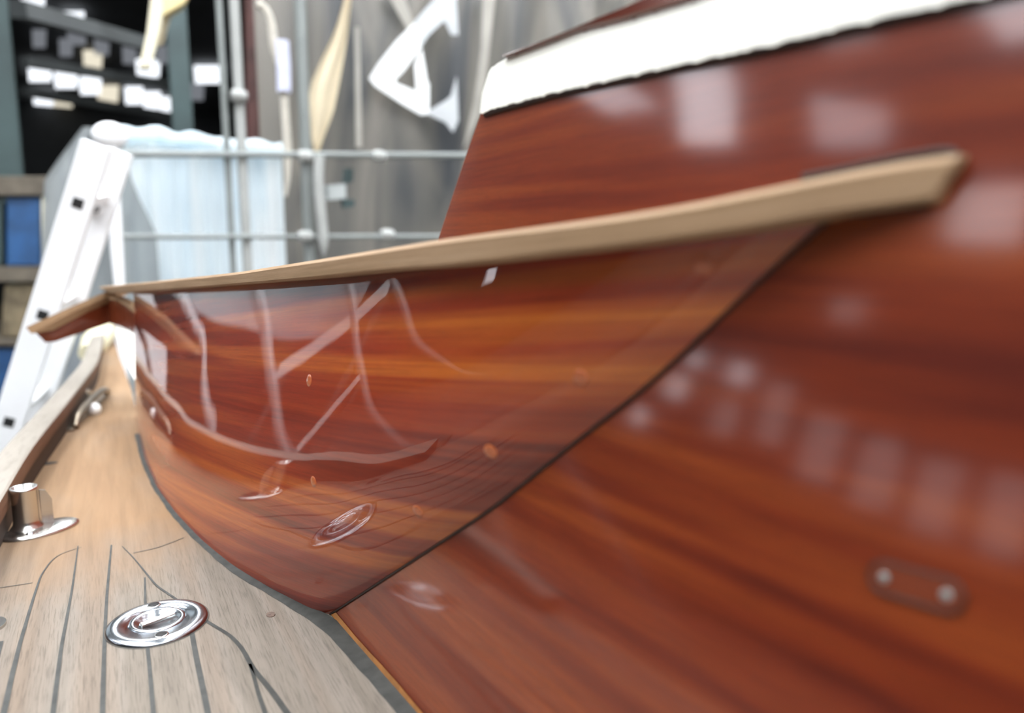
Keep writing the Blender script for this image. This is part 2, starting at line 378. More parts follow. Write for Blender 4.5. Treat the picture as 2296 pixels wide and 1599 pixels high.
def cast(px, py):
    r = ray(px, py); best = None
    a = G[:-1, :-1].reshape(-1, 3); b = G[1:, :-1].reshape(-1, 3); c = G[1:, 1:].reshape(-1, 3); e = G[:-1, 1:].reshape(-1, 3); nn = GN[:-1, :-1].reshape(-1, 3)
    for p, q, s in ((a, b, c), (a, c, e)):
        e1 = q-p; e2 = s-p; h = np.cross(r, e2); det = (e1*h).sum(1); det[abs(det) < 1e-14] = 1e-14
        f = 1/det; ss = EYE-p; uu = f*(ss*h).sum(1); qq = np.cross(ss, e1); vv = f*(qq@r); tt = f*(e2*qq).sum(1)
        ok = (uu >= -1e-6) & (vv >= -1e-6) & (uu+vv <= 1+1e-6) & (tt > 1e-3)
        if ok.any():
            i = np.where(ok)[0][np.argmin(tt[ok])]
            if best is None or tt[i] < best[0]: best = (tt[i], EYE+r*tt[i], nn[i])
    return best[1], best[2]

# ------------------------------------------------------------------ deck
deck = thing('side_deck', 'laid teak side deck with dark caulked seams, grey in front and sanded tan aft', 'deck', (0, 1, 0))
RAILZ = .064
rin = [onz(0, 1123, RAILZ), onz(69, 1003, RAILZ), onz(138, 920, RAILZ), onz(220, 813, RAILZ)]
rin = [np.array([-.13, -.9, RAILZ]), np.array([-.155, 0, RAILZ]), np.array([-.158, .6, RAILZ])]+rin+[np.array([-.005, 3.75, RAILZ])]
rin = curve(rin, np.linspace(0, 1, 60), 3)
RY = rin[:, 1].copy(); RX = rin[:, 0].copy()
def rail_x(y): return float(np.interp(y, RY, RX))
dlc = curve(deckline, np.linspace(0, 1, 160), 4); cbY = dlc[:, 1]; cbX = dlc[:, 0]
def inner_x(y):
    if y < A0[1]: return A0[0]+CD[0]/CD[1]*(y-A0[1])
    return float(np.interp(y, cbY, cbX))
ys = np.linspace(-.9, 3.74, 180)
Gd = []; uvd = []
for y in ys:
    x0 = rail_x(y)-.041; x1 = inner_x(y)+.004; xs = np.linspace(x0, x1, 14)
    Gd.append([(x, y, 0) for x in xs]); uvd.append([(x, y) for x in xs])
Gd = np.array(Gd)
mb = MB().grid(Gd, uvd, smooth=False, flip=True)
mb.grid(Gd+np.array([0, 0, -.03]), uvd, smooth=False)
mb.build('planking', M['deck'], deck, (0, 1, 0))
def strip(px, wd, z=.0007):
    P = [onz(x, y) for x, y in px]; n = max(24, 6*len(P)); c = curve(P, np.linspace(0, 1, n), 2)
    W = wd if hasattr(wd, '__len__') else (wd, wd)
    L = []
    for i in range(n):
        t_ = c[min(i+1, n-1)]-c[max(i-1, 0)]; e = np.array([t_[1], -t_[0], 0]); e /= np.linalg.norm(e)
        k = (W[0]+(W[1]-W[0])*i/(n-1))/2
        L.append([c[i]-e*k+np.array([0, 0, z]), c[i]+e*k+np.array([0, 0, z])])
    return MB().grid(np.array(L), smooth=False)
def seam_strip(px, wd):
    m = strip(px, wd); up = np.cross(np.array(m.v[2])-np.array(m.v[0]), np.array(m.v[1])-np.array(m.v[0]))
    if up[2] < 0: m.f = [f[::-1] for f in m.f]
    return m.build('caulk_seam', M['caulk'], deck, (0, 1, 0))
seams = [([(250, 1223), (245, 1272), (239, 1345), (235, 1424), (233, 1485), (230, 1599), (226, 1800), (222, 2200)], (.002, .0055)),
    ([(175, 1225), (171, 1255), (163, 1315), (152, 1376), (137, 1455), (119, 1599), (95, 1800), (40, 2200)], (.0012, .006)),
    ([(183, 1228), (137, 1241), (113, 1260), (91, 1293), (76, 1339), (64, 1379), (46, 1440), (27, 1516), (9, 1599), (-40, 1800)], (.001, .006)),
    ([(325, 1296), (326, 1357), (331, 1455), (337, 1516), (344, 1599), (358, 1800), (390, 2200)], (.002, .0055)),
    ([(425, 1390), (430, 1418), (439, 1470), (454, 1540), (466, 1599), (505, 1800), (590, 2200)], (.0045, .0055)),
    ([(274, 1226), (299, 1251), (351, 1315), (387, 1339), (425, 1366), (463, 1394), (518, 1427), (543, 1455), (567, 1500), (610, 1552), (643, 1599), (760, 1760)], (.001, .006)),
    ([(560, 1490), (567, 1510), (579, 1555), (594, 1599), (650, 1760)], (.003, .0045)),
    ([(-40, 1326), (0, 1319), (27, 1315), (73, 1308)], .0012),
    ([(299, 1241), (354, 1229), (412, 1207)], .0014),
    ([(0, 1440), (-40, 1599), (-80, 1750)], .006)]
for px, wd in seams: seam_strip(px, wd)
# the wide caulk joint along cabin and coaming
outer = [onz(*q) for q in [(985, 1760), (873, 1599), (825, 1543), (776, 1491), (739, 1442), (697, 1408), (656, 1378), (600, 1337), (534, 1302), (476, 1255), (427, 1208), (385, 1164), (339, 1095), (313, 1037), (299, 975)]]
o2 = curve(outer, np.linspace(0, 1, 90), 2)
inn = []
for p in o2:
    if p[1] < A0[1]: inn.append(np.array([inner_x(p[1]), p[1], 0]))
    else:
        k = np.argmin(np.linalg.norm(cb-p, axis=1)); inn.append(cb[k])
inn = np.array(inn)
for _ in range(6): inn[1:-1] = .25*inn[:-2]+.5*inn[1:-1]+.25*inn[2:]
o2 = o2*.74+inn*.26
wob = np.array([[.0004*math.sin(i*1.9)+.0003*math.sin(i*.7), 0, 0] for i in range(len(o2))])
L = np.stack([o2+wob+np.array([0, 0, .0006]), inn+np.array([.0015, 0, .0022])], axis=1)
m = MB().grid(L, smooth=True)
if np.cross(np.array(m.v[2])-np.array(m.v[0]), np.array(m.v[1])-np.array(m.v[0]))[2] < 0: m.f = [f[::-1] for f in m.f]
tag(m.build('caulk_bead', M['caulk'], deck, (0, 1, 0)), 'wide grey caulk bead along the foot of cabin and coaming')
def deck_disc(name, px, rx, sy, m, z=.0009):
    p = onz(*px); return MB().lathe(p, (0, 0, 1), [(rx, 0), (rx*.97, z), (0, z)], 24, (1, 0, 0), False, sy).build(name, m, deck, (0, 1, 0))
deck_disc('wood_plug', (607, 1379), .0045, 1.3, M['knot'])
deck_disc('drain_hole', (105, 1040), .017, .5, M['black'])
tag(deck_disc('deck_fitting', (-14, 1404), .011, 1.4, M['steel'], .003), 'dark metal disc cut by the picture edge')

# ------------------------------------------------------------------ toe rail
rail = thing('toe_rail', 'weathered grey toe rail with brown inner face along the deck edge', 'rail', (-.15, 1, 0))
def railw(y): return float(np.interp(y, [-1, .8, 1.3, 2.0, 2.8, 3.8], [.042, .042, .042, .042, .042, .04]))
DECKRIN = rin; rin = rin[rin[:, 1] > .68]
capG = []; uvr = []; bodyG = []; footG = []
for p in rin:
    x, y = p[0], p[1]; wv = railw(y); RZ = .004+(RAILZ-.004)*min(1, max(0, (y-.70)/.36))**.6
    capG.append([(x-wv, y, RZ*.81), (x-wv, y, RZ*.97), (x-wv+.003, y, RZ), (x-.003, y, RZ), (x, y, RZ*.97)])
    uvr.append([(y, k*.012) for k in range(5)])
    bodyG.append([(x, y, RZ*.97), (x+.001, y, RZ*.81), (x, y, RZ*.59), (x-.004, y, RZ*.58)])
    footG.append([(x-.004, y, RZ*.58), (x-.006, y, .0008), (x-wv+.006, y, .0008), (x-wv, y, RZ*.81)])
MB().grid(np.array(capG), uvr, False).build('rail_cap', M['rail_grey'], rail, (-.15, 1, 0))
MB().grid(np.array(bodyG), [[(q[1], k*.012) for k, q in enumerate(r)] for r in bodyG], False).build('inner_moulding', M['rail_brown'], rail, (-.15, 1, 0))
MB().grid(np.array(footG), None, False).build('rail_foot', M['rail_dark'], rail, (-.15, 1, 0))
# cream painted end pad of the rail at the stern
pe = [onz(183, 800, RAILZ), onz(205, 775, RAILZ+.006), onz(232, 748, RAILZ+.01), onz(246, 735, RAILZ+.012)]
pe = [ony(196, 792, 3.0), ony(212, 770, 3.2), ony(232, 745, 3.35), ony(246, 730, 3.45)]
tag(MB().tube(pe, [.030, .048, .046, .034], 12).build('end_pad', M['cream'], rail, (-.15, 1, 0)), 'cream painted stern end of the rail')
# hull side below the rail
hg = []
for p in DECKRIN:
    x, y = p[0]-railw(p[1]), p[1]; hg.append([(x, y, -.002), (x, y, -.03), (x+.12, y, -.7), (x+.55, y, -1.5)])
tag(MB().grid(np.array(hg), None, True).build('hull', M['hull']), 'white hull topside falling away below the toe rail', 'boat hull')

# ------------------------------------------------------------------ cabin
cabin = thing('cabin', 'varnished mahogany cabin side with a white band along its top', 'boat cabin', tuple(A0))
aft = [(0.0, 0.0)]+[cab_su(cab(*q)) for q in [(980, 530), (1040, 348), (1072, 258)]]
aft_pts = aft+[(aft[-1][0]+(aft[-1][0]-aft[-2][0])*.9, aft[-1][1]+(aft[-1][1]-aft[-2][1])*.9)]
au = [a[1] for a in aft_pts]; as_ = [a[0] for a in aft_pts]
def aft_s(u): return float(np.interp(u, au, as_))
UT = cab_su(cab(1094, 165))[1]
us = np.linspace(0, UT, 40); Gc = []; uvc = []
for u in us:
    s1 = aft_s(u); ss = np.r_[np.linspace(-1.9, -.75, 6)[:-1], np.linspace(-.75, s1-.004, 26), s1]
    Gc.append([cab_pt(s, u, -.003 if k == len(ss)-1 else 0) for k, s in enumerate(ss)]); uvc.append([(s, u) for s in ss])
Gc = np.array(Gc); mb = MB().grid(Gc, uvc, False, True)
mb.grid(Gc-CN*.03, uvc, False, False)
rim = np.stack([Gc[:, -1], Gc[:, -1]-CN*.03]); mb.grid(rim, [[(a[-1]) for a in uvc]]*2, False)
mb.build('side_panel', M['cabin'], cabin, A0)
# aft end panel, runs inboard from the raked edge
Ge = np.array([[Gc[k, -1]-CN*.004+np.array([d, d*.09, 0]) for d in (0, .4, .9, 1.4)] for k in range(len(us))])
MB().grid(Ge, [[(d, us[k]) for d in (0, .4, .9, 1.4)] for k in range(len(us))], False).build('end_panel', M['cabin'], cabin, A0)
# white band
lowpx = [(1075, 255), (1110, 243), (1240, 208), (1500, 150), (1720, 103), (1830, 76), (2010, 32), (2180, -4)]
uppx = [(1094, 163), (1108, 147), (1135, 130), (1190, 110), (1290, 73), (1400, 46), (1555, 0)]
low = [cab_su(cab(*q, .004)) for q in lowpx]; upp = [cab_su(cab(*q, .004)) for q in uppx]
low.append((-1.9, low[-1][1])); upp.append((-1.9, upp[-1][1]))
def itp(L, s): L = sorted(L); return float(np.interp(s, [a[0] for a in L], [a[1] for a in L]))
sA = low[0][0]; S = np.r_[np.linspace(-1.9, -.7, 8)[:-1], np.linspace(-.7, sA, 120)]
rag = lambda i: .0007*math.sin(i*2.3)*math.sin(i*.61)+.0004*math.sin(i*1.1)
Gw = np.array([[cab_pt(s, itp(low, s)+(rag(i) if s > -.7 else 0), .004), cab_pt(s, itp(low, s)*.5+min(itp(upp, s), itp(upp, s))*.5, .0045),
                cab_pt(min(s, sA), itp(upp, s)+(rag(i+9)*1.5 if s > -.7 else 0), .004)] for i, s in enumerate(S)])
# slanted aft end of the band follows the raked edge
for row in Gw:
    for k in range(3):
        s_, u_ = cab_su(row[k]); lim = aft_s(u_)-.001
        if s_ > lim: row[k] = cab_pt(lim, u_, .004)
mb = MB().grid(Gw, None, False, True)
for k in (0, 2):
    e = np.stack([Gw[:, k], Gw[:, k]-CN*.0042], axis=1); mb.grid(e, None, False, k == 2)
tag(mb.build('top_band', M['white'], cabin, A0), 'cream white painted band')
# dark seam bead just under the band
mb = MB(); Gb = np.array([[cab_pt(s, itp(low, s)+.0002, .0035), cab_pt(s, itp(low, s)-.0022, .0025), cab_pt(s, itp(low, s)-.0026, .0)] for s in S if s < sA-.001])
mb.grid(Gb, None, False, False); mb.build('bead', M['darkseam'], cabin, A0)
# top moulding and roof
tpx = [(1100, 152), (1135, 124), (1240, 83), (1420, 9), (1452, -6)]
tp = [cab_su(cab(*q, .006)) for q in tpx]; tp.append((-1.9, tp[-1][1]+.002))
Sm = [s for s in S if s < upp[2][0]+.003]
Gm = np.array([[cab_pt(s, itp(upp, s)-.0008, .0032), cab_pt(s, itp(upp, s)+.001, .0075), cab_pt(s, itp(tp, s)-.0012, .0085), cab_pt(s, itp(tp, s), .006), cab_pt(s, itp(tp, s), -.02)] for s in Sm])
MB().grid(Gm, [[(s, .5+k*.01) for k in range(5)] for s in Sm], False, True).build('top_moulding', M['mahog'], cabin, A0)
Gr = np.array([[cab_pt(s, itp(tp, s), -.018)+np.array([d, 0, .03*math.sin(d/1.4*math.pi)-.001]) for d in (0, .25, .5, .75, 1.0, 1.4)] for s in Sm])
MB().grid(Gr, None, True, True).build('cabin_roof', M['white'], cabin, A0)
# lighter worn edge at the foot of the cabin side
foot = [cab_pt(s, 0) for s in np.linspace(-1.9, -.001, 60)]
Gf = np.array([[p+CU*.0012+CN*.0014, p+CU*(.0065+.0008*math.sin(i*1.3)+.0006*math.sin(i*.45))+CN*.0006] for i, p in enumerate(foot)])
mb = MB().grid(Gf, None, True, True)
tag(mb.build('foot_edge', M['ochre'], cabin, A0), 'paler worn wood along the lower edge')

# small dark oval plate with two pale screws on the cabin side
pc = cab(2052, 1318); plate = thing('screw_plate', 'small dark oval plate with two bright screws on the varnished cabin side', 'plate', tuple(pc))
c0, c1 = cab(1980, 1295, .002), cab(2120, 1335, .002); dd = (c1-c0)/np.linalg.norm(c1-c0); hh = np.linalg.norm(c1-c0)/2
ee = np.cross(CN, dd); ring = []
R_ = .0065
for k in range(12): a = math.pi/2+math.pi*k/11; ring.append((math.cos(a)*R_-hh, math.sin(a)*R_))
for k in range(12): a = -math.pi/2+math.pi*k/11; ring.append((math.cos(a)*R_+hh, math.sin(a)*R_))
ctr = (c0+c1)/2-CN*.002
MB().prism([ctr+dd*a+ee*b for a, b in ring], CN*.0012).build('plate', M['mahog'], plate, pc, .0004)
MB().tube([ctr+dd*a+ee*b+CN*.0012 for a, b in ring+ring[:1]], .0006, 8, False).build('plate_rim', M['darkseam'], plate, pc)
for c in (c0, c1):
    MB().lathe(c-CN*.001, CN, [(.0021, 0), (.0020, .0008), (.0012, .0013), (0, .0015)], 20).build('screw', M['galv'], plate, pc)

# ------------------------------------------------------------------ coaming
coam = thing('coaming', 'curved glossy red mahogany coaming with a bare wood cap, running aft from the cabin', 'coaming', tuple(A0))
TH = np.array([.001+.017*min(1, u*9) for u in U])[:, None, None]
Gb = G-GN*TH
mb = MB().grid(G, UVc, True, False)
mb.grid(Gb, UVc, True, True)
for k in (0, -1): mb.grid(np.stack([G[:, k], Gb[:, k]], axis=1), np.stack([UVc[:, k], UVc[:, k]], axis=1), False, k == 0)
for k in (-1,): mb.grid(np.stack([G[k], Gb[k]], axis=0), np.stack([UVc[k], UVc[k]], axis=0), False)
me_o = mb.build('plank', M['coaming'], coam, A0)
# dark joint where the plank meets the cabin side
js = np.array([p+CN*.0008 for p in curve(seam, np.linspace(0, 1, 60), 2)])
MB().tube(js, .0012, 8).build('joint', M['darkseam'], coam, A0)
for (px, r) in [((1100, 1013), .0060), ((937, 1147), .0056), ((1303, 848), .0056), ((1578, 597), .0052), ((693, 853), .0060), ((703, 1080), .0054)]:
    p, n = cast(*px)
    MB().lathe(p-n*.0004, n, [(r, 0), (r*.96, .0006), (r*.6, .0007), (0, .0008)], 28).build('wood_plug', M['plug'], coam, A0)
# cap rail
capb = [(2085, 452), (2000, 464), (1870, 478), (1700, 512), (1500, 540), (1250, 571), (1000, 599), (870, 607), (700, 625), (500, 641), (350, 652), (245, 659)]
capt = [(2140, 345), (2010, 362), (1870, 390), (1700, 424), (1500, 466), (1250, 502), (1000, 534), (870, 555), (720, 580), (520, 612), (350, 630), (222, 645)]
OFF = .019
bp = np.array([on_top(*q, OFF) for q in capb]); tpn = np.array([on_top(*q, OFF+.001) for q in capt])
tt = np.linspace(0, 1, 90); sb = arcl(bp); st = arcl(tpn)
bb = curve(bp, tt**1.5, 4); tq = curve(tpn, tt**1.5, 4)
rows = []; uvk = []
lenk = 2.4
for i in range(len(tt)):
    b_, t_ = bb[i].copy(), tq[i].copy(); z_hi = max(t_[2], b_[2]+.012)
    wi = .046 if i > 4 else .022
    y_ = t_[1]
    rows.append([b_+np.array([wi, 0, 0]), b_+np.array([.002, 0, 0]), b_+np.array([0, 0, .002]), np.array([t_[0], t_[1], z_hi-.003]), np.array([t_[0]+.003, t_[1], z_hi]), np.array([t_[0]+wi-.003, t_[1], z_hi])])
    uvk.append([(tt[i]**1.5*lenk, k_) for k_ in (.06, .03, .028, .012, .008, -.03)])
rows = np.array(rows)
mb = MB().grid(rows, uvk, False, True)
mb.grid(np.stack([rows[:, -1], rows[:, 0]], axis=1), [[u[-1], (u[-1][0], -.05)] for u in uvk], False, True)
for k in (0, -1): mb.add(rows[k], [tuple(range(6)) if k == 0 else tuple(range(5, -1, -1))], [uvk[k][j] for j in range(6)])
tag(mb.build('cap_rail', M['cap'], coam, A0), 'bare pale wood cap rail')
# dark line round the end of the cap on the cabin side
ln = [cab(x, y, .001) for x, y in [(1800, 398), (1900, 380), (2010, 356), (2100, 341), (2138, 338), (2152, 352), (2140, 385), (2112, 425), (2080, 456), (2000, 468), (1890, 482)]]
MB().tube(curve(ln, np.linspace(0, 1, 50), 2), .0018, 8).build('sealant', M['darkseam'], coam, A0)

# ------------------------------------------------------------------ short board at the stern
def bd(px, py, dy=0.0):                                    # depth along the board: near its outboard end, further at the coaming
    return ony(px, py, 2.05+(px-60)/186*.15+dy)
o_ = bd(150, 720)
sb_ = thing('stern_board', 'short mahogany board with pale cap reaching outboard at the far end of the coaming', 'board', tuple(o_))
f = [bd(x, y) for x, y in [(72, 738), (238, 672), (246, 690), (248, 716), (240, 722), (180, 742), (102, 768)]]
MB().prism(f, (.02, .012, 0)).build('board', M['mahog'], sb_, o_)
f = [bd(x, y, -.025) for x, y in [(58, 734), (150, 692), (242, 652), (248, 664), (150, 706), (70, 748)]]
MB().prism(f, (.04, .05, 0)).build('cap', M['cap'], sb_, o_)

# corner of the coaming below the cap end and a white strip standing in for a reflection under it
def cr(px, py, dy=0.0): return ony(px, py, 2.20-(px-240)/60*.30+dy)
MB().prism([cr(x, y) for x, y in [(240, 668), (262, 671), (285, 684), (302, 701), (306, 752), (285, 740), (262, 730), (244, 726)]], (.012, .004, 0)).build('corner_piece', M['mahog'], coam, A0, .002)
MB().prism([cr(x, y, -.012) for x, y in [(240, 664), (262, 667), (286, 680), (303, 697), (301, 703), (284, 687), (262, 674), (240, 671)]], (.018, .006, 0)).build('corner_cap', M['cap'], coam, A0)
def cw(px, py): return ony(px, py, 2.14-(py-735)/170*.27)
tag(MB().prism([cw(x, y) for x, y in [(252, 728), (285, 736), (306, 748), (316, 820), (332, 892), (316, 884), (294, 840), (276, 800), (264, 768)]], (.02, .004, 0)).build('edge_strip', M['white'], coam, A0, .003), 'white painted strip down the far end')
# ------------------------------------------------------------------ deck fittings
fc = onz(354, 1399); ex = onz(467, 1365)-onz(240, 1450); RF = .0485
fill = thing('deck_filler', 'round chrome deck filler plate lying across the caulked teak planks', 'deck filler', tuple(fc))
MB().lathe(fc, (0, 0, 1), [(RF, 0), (RF, .0022), (RF-.0025, .0042), (RF-.006, .0048), (.0278, .0052), (.0275, .0040), (.0262, .0040)], 72).build('flange', M['chrome'], fill, fc)
cap = MB().lathe(fc, (0, 0, 1), [(.0266, .001), (.0262, .0050), (.0250, .0056), (.0195, .0054), (.0188, .0040), (.006, .0036), (0, .0036)], 64)
cp = cap.build('filler_cap', M['chrome'], fill, fc)
ba = onz(455, 1367)-onz(255, 1442); ba[2] = 0; ba /= np.linalg.norm(ba); bn = np.array([-ba[1], ba[0], 0])
mbb = MB().box(fc+np.array([0, 0, .0048]), (.034, .0075, .0034), (ba, bn, (0, 0, 1)))
o = mbb.build('grip_bar', M['steel'], fill, fc, .001)
hole = fc+(onz(362, 1423, .005)-fc)/np.linalg.norm((onz(362, 1423, .005)-fc)[:2])*.0355; opp = 2*fc-hole; opp[2] = hole[2]
for h in (hole, opp):
    q = np.array([h[0], h[1], .0050])
    MB().lathe(q, (0, 0, 1), [(.0066, .0000), (.0062, .0006), (.0052, .0007)], 28).build('countersink', M['steel'], fill, fc)
    MB().lathe(q, (0, 0, 1), [(.0053, .0006), (.0050, .0009), (0, .0008)], 28).build('screw_hole', M['black'], fill, fc)

sbp = onz(92, 1190); stn = thing('stanchion_base', 'oval stainless stanchion base with short upright socket beside the toe rail', 'stanchion base', tuple(sbp))
ax_ = onz(178, 1166)-onz(5, 1214); ax_[2] = 0; half = np.linalg.norm(ax_)/2
MB().lathe(sbp, (0, 0, 1), [(half, 0), (half, .003), (half*.92, .005), (.02, .006), (.0, .006)], 48, ax_, True, .62).build('base_plate', M['steel'], stn, sbp)
tb = onz(62, 1190)
MB().lathe(tb, (0, 0, 1), [(.021, .004), (.0165, .010), (.0155, .016), (.0155, .056), (.0165, .058), (.0165, .062), (.0135, .062), (.0135, .03), (0, .03)], 36).build('socket', M['steel'], stn, sbp)
for (x0, x1, yb) in ((96, 122, 1183),):
    a = onz(x0, yb); b = onz(x1, yb-6); d = b-a; n_ = np.array([-d[1], d[0], 0]); n_ /= np.linalg.norm(n_)
    MB().prism([a+np.array([0, 0, .004]), b+np.array([0, 0, .004]), b+np.array([0, 0, .038]), (a+b)/2+np.array([0, 0, .052]), a+np.array([0, 0, .054])], n_*.004).build('brace', M['steel'], stn, sbp)
MB().sphere(onz(62, 1200)+np.array([0.004, -.012, .004]), .006, 10, (1, 1, .6)).build('bolt_head', M['chrome'], stn, sbp)

fp = onz(185, 925); fl = thing('fairlead', 'dull bronze fairlead with curved horns and pale roller, beside the toe rail', 'fairlead', tuple(fp))
fa = onz(225, 885)-onz(140, 965); fa[2] = 0; L_ = np.linalg.norm(fa)/2; fa /= np.linalg.norm(fa); fn = np.array([-fa[1], fa[0], 0])
MB().box(fp+np.array([0, 0, .003]), (2*L_, .045, .006), (fa, fn, (0, 0, 1))).build('base', M['bronze'], fl, fp, .002)
for s in (-1, 1):
    pth = [fp+fn*s*.022+fa*x+np.array([0, 0, z]) for x, z in ((-.9*L_, .005), (-.8*L_, .022), (-.4*L_, .030), (.3*L_, .031), (.75*L_, .026), (.95*L_, .010))]
    MB().tube(curve(pth, np.linspace(0, 1, 20), 1), .008, 12).build('horn', M['steel'] if s > 0 else M['bronze'], fl, fp)
rp = onz(211, 918, .012)
MB().sphere(rp, .015, 14).build('roller', M['cloth_white'], fl, fp)  # white colour stands in for the bright highlight on the ball

# ------------------------------------------------------------------ ladder outside the rail
lad = thing('ladder', 'white aluminium ladder leaning outside the toe rail', 'ladder', (-.5, 2.2, FLOOR))
lo = np.array([-.5, 2.2, FLOOR])
def camz(px, py, Z):                                              # point at forward distance Z on the level
    r = ray(px, py); k = Z/np.dot(r, np.array([math.sin(YAW), math.cos(YAW), 0])); return EYE+r*k
ZL = 2.30
la, lb = camz(183, 310, ZL), camz(-10, 930, ZL)
ld = (la-lb)/np.linalg.norm(la-lb); rd = RT-ld*np.dot(RT, ld); rd /= np.linalg.norm(rd)
rv = camz(183+58, 322, ZL+.34)-la; rv -= ld*np.dot(rv, ld); Lr = np.linalg.norm(rv); nd = rv/Lr   # towards the far stile
rd = np.cross(nd, ld); rd = rd if np.dot(rd, RT) > 0 else -rd
kf = (FLOOR-la[2])/ld[2]; foot_ = la+ld*kf; Ll = np.linalg.norm(la-foot_)
wS = .086
for back, ex_ in ((0.0, 0.0), (Lr, -.02)):
    c = foot_+ld*(Ll+ex_)/2+rd*wS/2+nd*back
    MB().box(c, (wS, .03, Ll+ex_), (rd, nd, ld)).build('stile', M['ladder'], lad, lo, .004)
r0 = camz(160, 450, ZL); k0 = np.dot(r0-foot_, ld); sp = np.linalg.norm(camz(160, 450, ZL)-camz(90, 704, ZL))
for k in range(-8, 3):
    kk = k0+k*sp
    if kk < .1 or kk > Ll-.03: continue
    c = foot_+ld*kk+rd*(wS*.52)
    MB().box(c+nd*Lr/2, (.030, Lr-.03, .030), (rd, nd, ld)).build('rung', M['ladder'], lad, lo)
    MB().box(c-nd*.0160, (.030, .002, .030), (rd, nd, ld)).build('rung_end', M['black'], lad, lo)
c = camz(205, 466, ZL+.30); MB().box(c, (.042, .05, .020), (rd, nd, ld)).build('joint', M['ladder_shade'], lad, lo)
po_ = ony(250, 300, 4.3); px_ = ony(266, 600, 4.3)
pole = thing('rounded_post', 'thin white post with a rounded top standing behind the far end of the coaming', 'post', (px_[0], 4.3, FLOOR)); plo = np.array([px_[0], 4.3, FLOOR])
MB().tube([po_, ony(256, 440, 4.3), ony(262, 560, 4.3), ony(268, 640, 4.3), ony(272, 800, 4.3), (ony(272, 800, 4.3)[0], 4.3, FLOOR)], [.026, .030, .030, .026, .026, .026], 14).build('shaft', M['ladder'], pole, plo)
MB().sphere(ony(247, 304, 4.3), .082, 12, (1, .6, .8)).build('rounded_top', M['ladder'], pole, plo)
# cockpit sole so that the space behind the coaming is not open
tag(MB().box((.75, 2.2, -.30), (1.30, 3.0, .03)).build('cockpit_sole', M['rail_brown'], None, (.75, 2.2, -.30)), 'brown cockpit floor boards hidden behind the coaming', 'floor boards')

# ------------------------------------------------------------------ scaffold behind the stern
YS = 5.0
scf = thing('scaffold', 'grey tube scaffold with two rails standing behind the stern', 'scaffold', (1.5, YS, FLOOR)); so = np.array([1.5, YS, FLOOR])
def vtube(name, px, y, r, z0=FLOOR, z1=3.6, par=scf, org=so, m='galv'):
    p = ony(px, 300, y); return MB().tube([(p[0], y, z0), (p[0], y, z1)], r, 14).build(name, M[m], par, org)
vtube('standard', 507, YS, .020); vtube('standard', 540, YS, .030, m='galv_white'); vtube('standard', 684, YS, .036)
vtube('standard', 1700, YS, .030)
def htube(name, pa, pb, y, r, m='galv'): return MB().tube([ony(*pa, y), ony(*pb, y)], r, 14).build(name, M[m], scf, so)
htube('ledger', (255, 345), (1700, 352), YS-.05, .020); htube('ledger', (262, 531), (1700, 530), YS-.05, .016)
for (px, py) in ((536, 215), (850, 350), (868, 526), (684, 350), (684, 530)):
    c = ony(px, py, YS-.05); MB().tube([c-np.array([.045, 0, 0]), c-np.array([.02, 0, 0]), c+np.array([.02, 0, 0]), c+np.array([.045, 0, 0])], [.030, .038, .038, .030], 12).build('coupler', M['galv_white'], scf, so)

# ------------------------------------------------------------------ sheets
def sheet(name, pxL, pxR, zt, zb, y, amp, waves, m, nx=90, nz=14, slant=None, seed=0):
    rr = random.Random(seed); ph = [rr.uniform(0, 6) for _ in range(5)]
    a = ony(pxL, 400, y)[0]; b = ony(pxR, 400, y)[0]; g = []
    for i in range(nx+1):
        u = i/nx; x = a+(b-a)*u; col = []
        for j in range(nz+1):
            v = j/nz; top_ = zt(u) if callable(zt) else zt; z = top_+(zb-top_)*v
            dy = amp*(math.sin(u*waves*6.28+ph[0])+.6*math.sin(u*waves*2.3*6.28+ph[1]+v*1.5)+.4*math.sin(u*waves*4.1*6.28+ph[2]))
            xx = x+(slant(v) if slant else 0)*(1-u)
            col.append((xx, y+dy*(.5+.5*v), z))
        g.append(col)
    return MB().grid(np.array(g), None, True)
YP = 6.4
po = thing('polythene_sheet', 'tall folded grey translucent polythene sheet hanging behind the scaffold', 'plastic sheet', (2, YP, FLOOR)); poo = np.array([2, YP, FLOOR])
sheet('sheet', 590, 2200, ROOF-.3, FLOOR+.05, YP, .08, 4.3, M['poly'], 220, 16, seed=3).build('sheet', M['poly'], po, poo)
def patch(name, pts, y, th, m, par, org): return MB().prism([ony(x, z, y) for x, z in pts], (0, th, 0)).build(name, m, par, org)
mb = MB()
for q in ([(930, 50), (945, 105), (905, 160), (887, 178), (828, 175), (850, 140), (890, 90)],
          [(828, 175), (887, 178), (888, 186), (934, 205), (963, 190), (962, 255), (945, 258), (905, 235), (840, 192)],
          [(934, 205), (930, 145), (946, 108), (958, 180), (963, 190)]):
    mb.prism([ony(x, z, YP-.22) for x, z in q], (0, .008, 0))
tag(mb.build('white_marking', M['cloth_white'], po, poo), 'white bent stripe marking')
tag(patch('grey_marking', [(930, 47), (972, 0), (985, -20), (1022, -20), (1028, 78), (1012, 78), (997, 46), (960, 80), (945, 104)], YP-.22, .008, M['cloth_grey'], po, poo), 'pale grey stripe marking')
tag(patch('grey_marking', [(962, 248), (1000, 225), (1012, 215), (1024, 172), (1028, 270), (1016, 296), (1000, 275), (962, 257)], YP-.22, .008, M['cloth_grey'], po, poo), 'pale grey stripe marking')
M['fold'] = plain('pale_fold', (.34, .32, .28), .5, var=.15, sc_=3)  # for pale strips that paint the bright lines along the folds
patch('sheet_fold', [(1085, -20), (1112, -20), (1096, 130), (1080, 250), (1040, 330), (1062, 230), (1080, 110)], YP-.20, .01, M['fold'], po, poo)
